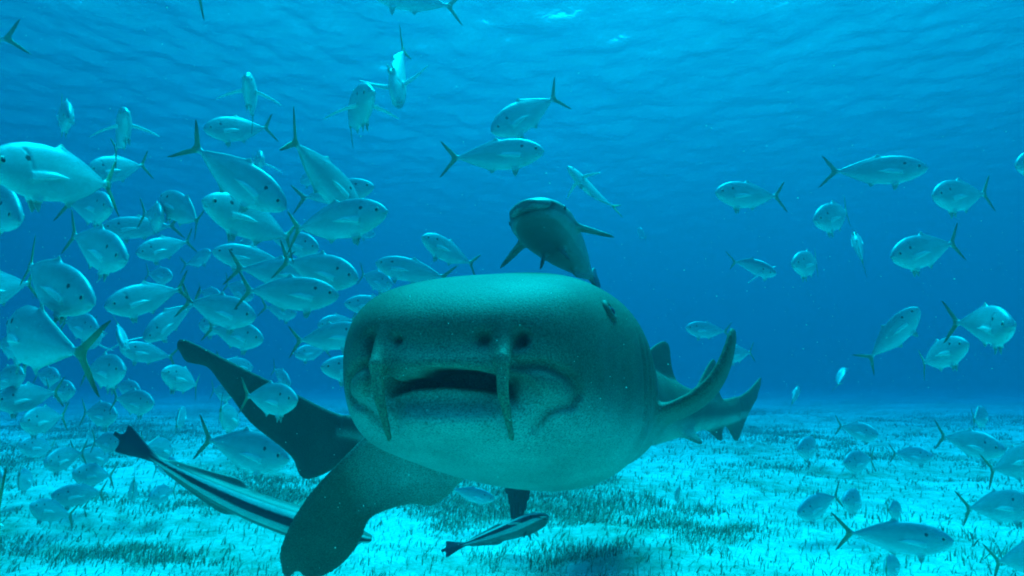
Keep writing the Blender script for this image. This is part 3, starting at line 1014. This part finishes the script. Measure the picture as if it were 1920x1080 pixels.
def jack(hx, hy, tx, ty, h, tow=1, var=0, who=S_LEFT, D=None, roll=0.0, label=None, up=(0, 0, 1), n=[0]):
    """head and tail-fork pixels give heading; body depth in pixels gives the distance (or D is set and the fish sized to suit)"""
    k = 1.0 + 0.07 * math.sin(n[0] * 2.4)
    n[0] += 1
    if D is None:
        D = FPX * FDEPTH * k / h
    else:
        k = h * D / (FPX * FDEPTH)
    while True:                                     # keep clear of the sand
        z0 = unproj((hx + tx) / 2, (hy + ty) / 2, D)[2] - .075 * k
        if z0 > FLOOR_Z + .09 or D < 1.2: break
        D *= .95
        k = h * D / (FPX * FDEPTH)
    L = FL * k
    a = math.hypot(hx - tx, hy - ty) * D / FPX
    tilt = math.acos(min(.995, a / L)) * tow
    head = unproj(hx, hy, D - L / 2 * math.sin(tilt))
    tail = unproj(tx, ty, D + L / 2 * math.sin(tilt))
    root = empty('jack_fish')
    obj('body', JACKS[var], None, root)
    bd = {0: 0, 1: .28, 2: -.28, 3: .10, 4: -.22}[var]
    for sg in (1, -1):
        e = obj('eye', EYE_BALL, None, root)
        e.location = ((-.5 + .085) * FL, sg * .0385 * FL, .024 * FL)
        e.scale = (.0076,) * 3
        e.rotation_euler = (-sg * R(84), 0, 0)
        rg = obj('eye_ring', EYE_RING, None, e)
        rg.location = (0, 0, .12)
        rg.scale = (1.02, 1.02, 1.0)
    m = frame(head, tail, R(roll), up).to_4x4()
    m = m @ Matrix.Scale(k, 4)
    m.translation = Vector((head + tail) / 2)
    root.matrix_world = m
    size = 'large' if h >= 70 else 'mid-sized' if h >= 45 else 'small'
    right = hx > tx
    if a / L < .45:
        pose = 'end-on'
    else:
        sl = (hy - ty) / max(1, abs(hx - tx))
        pose = 'nose down' if sl > .25 else 'nose up' if sl < -.25 else 'level'
    if who is S_LEFT:
        txt = f"{size} jack of the dense school, {pose}, heading {'towards' if right else 'away from'} the shark, {'above' if (hy + ty) / 2 < 500 else 'below'} its brow"
    elif who is S_RIGHT:
        txt = f"{size} jack in open water, {pose}, heading {'away from' if right else 'towards'} the shark, {'above' if (hy + ty) / 2 < 560 else 'below'} its eye"
    elif who is S_LOWL:
        txt = f"{size} jack low over sand by the striped remora, {pose}, heading {'towards' if right else 'away from'} it"
    else:
        txt = f"{size} jack low over seagrass past the shark's tail, {pose}, heading {'away' if right else 'back'}"
    tag(root, label or txt, 'fish', who[1])
    return root


def jacks(rows, who):
    for r in rows:
        r = list(r)
        kw = r.pop() if isinstance(r[-1], dict) else {}
        jack(*r, who=who, **kw)


jacks([
    (4, 311, 206, 343, 104, 1, 1, dict(label='large jack with a black gill spot swimming above the dense school, clear of the sand')),
    (58, 436, -70, 325, 84, 1, 0), (202, 588, 6, 480, 92, 1, 2), (8, 602, 143, 676, 112, -1, 1, dict(label='big jack turning away with its dark forked tail towards the viewer')),
    (222, 392, 132, 384, 62, 1, 1), (172, 320, 262, 311, 48, 1, 0), (256, 500, 120, 432, 78, 1, 0), (206, 428, 312, 424, 42, 1, 0),
    (302, 408, 284, 402, 52, 1, 1), (291, 362, 398, 426, 54, -1, 2), (265, 474, 346, 455, 42, 1, 0), (-58, 548, 48, 532, 62, 1, 0),
    (213, 573, 328, 545, 58, 1, 0), (277, 632, 352, 573, 46, 1, 2), (195, 622, 110, 598, 50, 1, 0), (540, 396, 358, 271, 74, 1, 0),
    (664, 382, 542, 274, 76, -1, 1), (704, 350, 562, 372, 48, 1, 0), (736, 397, 532, 428, 74, 1, 2), (396, 384, 545, 440, 76, 1, 1),
    (410, 474, 525, 492, 46, 1, 0), (682, 527, 524, 487, 66, 1, 0), (612, 520, 440, 502, 58, 1, 0), (642, 556, 446, 542, 64, 1, 2),
    (492, 600, 338, 562, 60, 1, 0), (504, 641, 384, 612, 50, 1, 0), (692, 622, 550, 640, 52, 1, 0), (608, 690, 720, 690, 48, 1, 0),
    (650, 570, 742, 572, 36, 1, 0), (738, 536, 676, 514, 38, 1, 0), (606, 470, 500, 440, 46, 1, 1), (232, 656, 225, 603, 40, 1, 3, dict(up=(.3, -1, .2))),
    (178, 652, 165, 612, 40, -1, 3, dict(up=(.4, -1, .2))), (235, 655, 314, 668, 38, 1, 0), (247, 698, 150, 690, 62, 1, 0), (307, 700, 377, 722, 46, 1, 1),
    (568, 753, 452, 741, 60, 1, 0, dict(D=1.95, label='jack crossing in front of the raised tail fin of the hidden shark')),
    (490, 298, 480, 312, 42, 1, 3), (556, 664, 610, 656, 30, 1, 0), (545, 724, 512, 690, 30, 1, 0),
    (365, 610, 455, 606, 40, -1, 0), (300, 760, 205, 745, 46, 1, 0), (700, 440, 640, 420, 26, -1, 0), (480, 430, 440, 500, 34, -1, 1),
    (70, 655, -20, 640, 50, 1, 0), (120, 552, 60, 540, 36, 1, 0), (330, 520, 270, 512, 32, 1, 0), (560, 590, 500, 575, 34, 1, 1), (420, 560, 370, 545, 30, 1, 0),
    (600, 610, 660, 600, 32, 1, 0), (480, 560, 420, 530, 36, 1, 0), (470, 690, 415, 678, 30, -1, 0), (120, 710, 60, 700, 36, 1, 0), (400, 470, 350, 500, 30, 1, 1), (560, 340, 610, 325, 28, -1, 0),
], S_LEFT)
jacks([
    (132, 226, 112, 206, 56, 1, 0, dict(label='small jack facing the viewer high above the dense school, alone')),
    (238, 206, 222, 284, 58, 1, 3, dict(label='jack rising towards the viewer with pectoral fins spread above the large spotted jack', roll=12)),
    (392, 243, 494, 240, 47, 1, 0, dict(label='silvery jack in profile just above the forked tail of a diving jack')),
    (462, 147, 480, 214, 58, 1, 3, dict(label='jack facing the viewer nose up with its dark tail hanging straight down')),
    (700, 172, 640, 236, 72, 1, 4, dict(label='jack swimming at the viewer with gaping mouth and long pectoral fins spread', roll=10)),
    (742, 207, 751, 84, 66, 1, 3, dict(label='jack diving nose down with curved pectoral fins out to both sides', up=(.1, 1, .1), D=2.5)),
    (690, -22, 843, 12, 56, 1, 0, dict(label='jack just under the water surface with only belly and forked tail showing')),
    (344, -78, 351, -16, 72, -1, 1, dict(label='jack at the surface showing only the tip of its tail lobe')),
    (-170, 92, 0, 74, 60, 1, 0, dict(label='jack whose tail fin alone shows below the bright surface')),
    (917, 252, 1046, 180, 58, 1, 0, dict(label='jack angled nose down close above another jack, over the rising remora')),
    (1021, 284, 846, 297, 60, 1, 0, dict(label='jack swimming level just above the rising remora, beneath a nose down jack')),
    (1064, 313, 1146, 395, 42, 1, 4, dict(label='slim jack climbing beside the rising remora, fins spread, belly showing', up=(.5, 1, .35), D=2.6)),
    (793, 446, 884, 494, 45, 1, 0, dict(label='silvery jack slanting upwards over the shark\'s brow')),
    (703, 493, 838, 520, 45, 1, 0, dict(label='silvery jack level with the top of the shark\'s snout')),
    (1196, 430, 1211, 447, 18, -1, 0, dict(label='tiny far jack in the blue behind the rising remora')),
], S_UP)
jacks([
    (1332, 362, 1468, 369, 51, 1, 0), (1719, 317, 1577, 321, 54, 1, 0), (1729, 370, 1866, 362, 60, 1, 0), (1884, 314, 2018, 300, 56, 1, 0),
    (1515, 419, 1612, 391, 53, 1, 1), (1652, 488, 1806, 452, 63, 1, 0), (1450, 511, 1382, 490, 36, 1, 3, dict(up=(-.5, -.3, 1))), (1478, 497, 1551, 490, 48, 1, 1),
    (1602, 438, 1618, 494, 40, -1, 0, dict(up=(.5, 1, .3))), (1718, 583, 1634, 668, 46, 1, 0, dict(up=(-.6, .6, .6))), (1809, 648, 1722, 679, 54, 1, 2), (1898, 614, 1812, 604, 74, 1, 1),
    (1281, 615, 1367, 622, 31, 1, 0), (1350, 666, 1413, 660, 32, 1, 0), (1580, 689, 1571, 724, 24, -1, 0, dict(up=(.4, 1, .3))), (1497, 727, 1484, 758, 26, -1, 0, dict(up=(.6, 1, .3))),
], S_RIGHT)
jacks([
    (150, 735, 80, 728, 40, 1, 0), (270, 735, 210, 722, 34, 1, 0), (200, 860, 140, 850, 36, -1, 0), (340, 870, 285, 878, 34, 1, 0), (60, 905, 20, 890, 40, -1, 1), (440, 740, 395, 730, 32, 1, 0), (60, 950, 130, 965, 40, 1, 0),
    (0, 752, 96, 738, 52, 1, 0), (44, 792, 116, 781, 50, 1, 0), (40, 836, 104, 840, 38, 1, 1), (88, 868, 152, 850, 44, 1, 0),
    (140, 888, 206, 892, 42, 1, 0), (108, 930, 190, 924, 40, 1, 1), (248, 936, 252, 896, 36, -1, 0), (320, 846, 268, 838, 46, -1, 0),
    (282, 932, 325, 920, 34, 1, 0), (236, 832, 168, 826, 40, 1, 0), (230, 780, 148, 772, 46, 1, 0), (446, 792, 398, 768, 48, -1, 1),
    (556, 866, 374, 820, 74, 1, 0, dict(D=2.75, label='pale jack with dark forked tail just above the striped remora')), (345, 770, 330, 800, 36, -1, 0), (20, 895, -60, 905, 60, 1, 0),
    (-70, 975, 10, 985, 150, -1, 0, dict(D=1.15, label='very close jack with only its dark tail fin in view over the sand')), (60, 700, -30, 720, 50, 1, 0), (930, 938, 842, 915, 28, 1, 0, dict(label='far blue jack between the drooping fin and the belly of the shark')),
], S_LOWL)
jacks([
    (1490, 846, 1546, 830, 42, 1, 1), (1575, 870, 1642, 860, 42, 1, 0), (1870, 842, 1777, 820, 50, 1, 0), (1962, 852, 1862, 880, 60, 1, 0),
    (1932, 946, 1822, 952, 58, 1, 0), (1574, 941, 1631, 935, 44, 1, 1), (1488, 968, 1576, 926, 45, 1, 0), (1764, 1014, 1607, 1000, 60, 1, 0),
    (1992, 1042, 1876, 1052, 60, 1, 0), (1266, 938, 1276, 912, 20, -1, 0), (1690, 956, 1660, 956, 36, -1, 0), (1640, 815, 1580, 800, 34, 1, 0),
    (1742, 856, 1682, 850, 32, 1, 0), (1850, 775, 1822, 790, 40, -1, 0), (1690, 1060, 1640, 1066, 44, -1, 1),
], S_LOWR)


# ------------------------------------------------------------------ drifting specks
def specks():
    N = 6500
    D = 0.45 + 4.5 * rng.random(N) ** 0.8
    x = rng.uniform(-1.0, 1.0, N) * D; up = rng.uniform(-.5, .6, N) * D
    P = np.stack([x, D, np.maximum(up, FLOOR_Z + .15)], 1)
    r = rng.uniform(.0005, .0013, N) * (0.5 + D / 3)
    o6 = np.array([(1, 0, 0), (-1, 0, 0), (0, 1, 0), (0, -1, 0), (0, 0, 1), (0, 0, -1)], float)
    V = P[:, None, :] + o6[None] * r[:, None, None] * rng.uniform(.5, 1.2, (N, 6, 1))
    tri = np.array([(0, 2, 4), (2, 1, 4), (1, 3, 4), (3, 0, 4), (2, 0, 5), (1, 2, 5), (3, 1, 5), (0, 3, 5)])
    T = (np.arange(N)[:, None, None] * 6 + tri[None]).reshape(-1, 3)
    o = obj('drifting_particles', mesh_np('drifting_particles', V.reshape(-1, 3), tris=T, smooth=False), plain_mat('plankton', (.7, .7, .6), .8, .2))
    tag(o, 'fine pale specks drifting in the water', 'particles', kind='stuff')


specks()
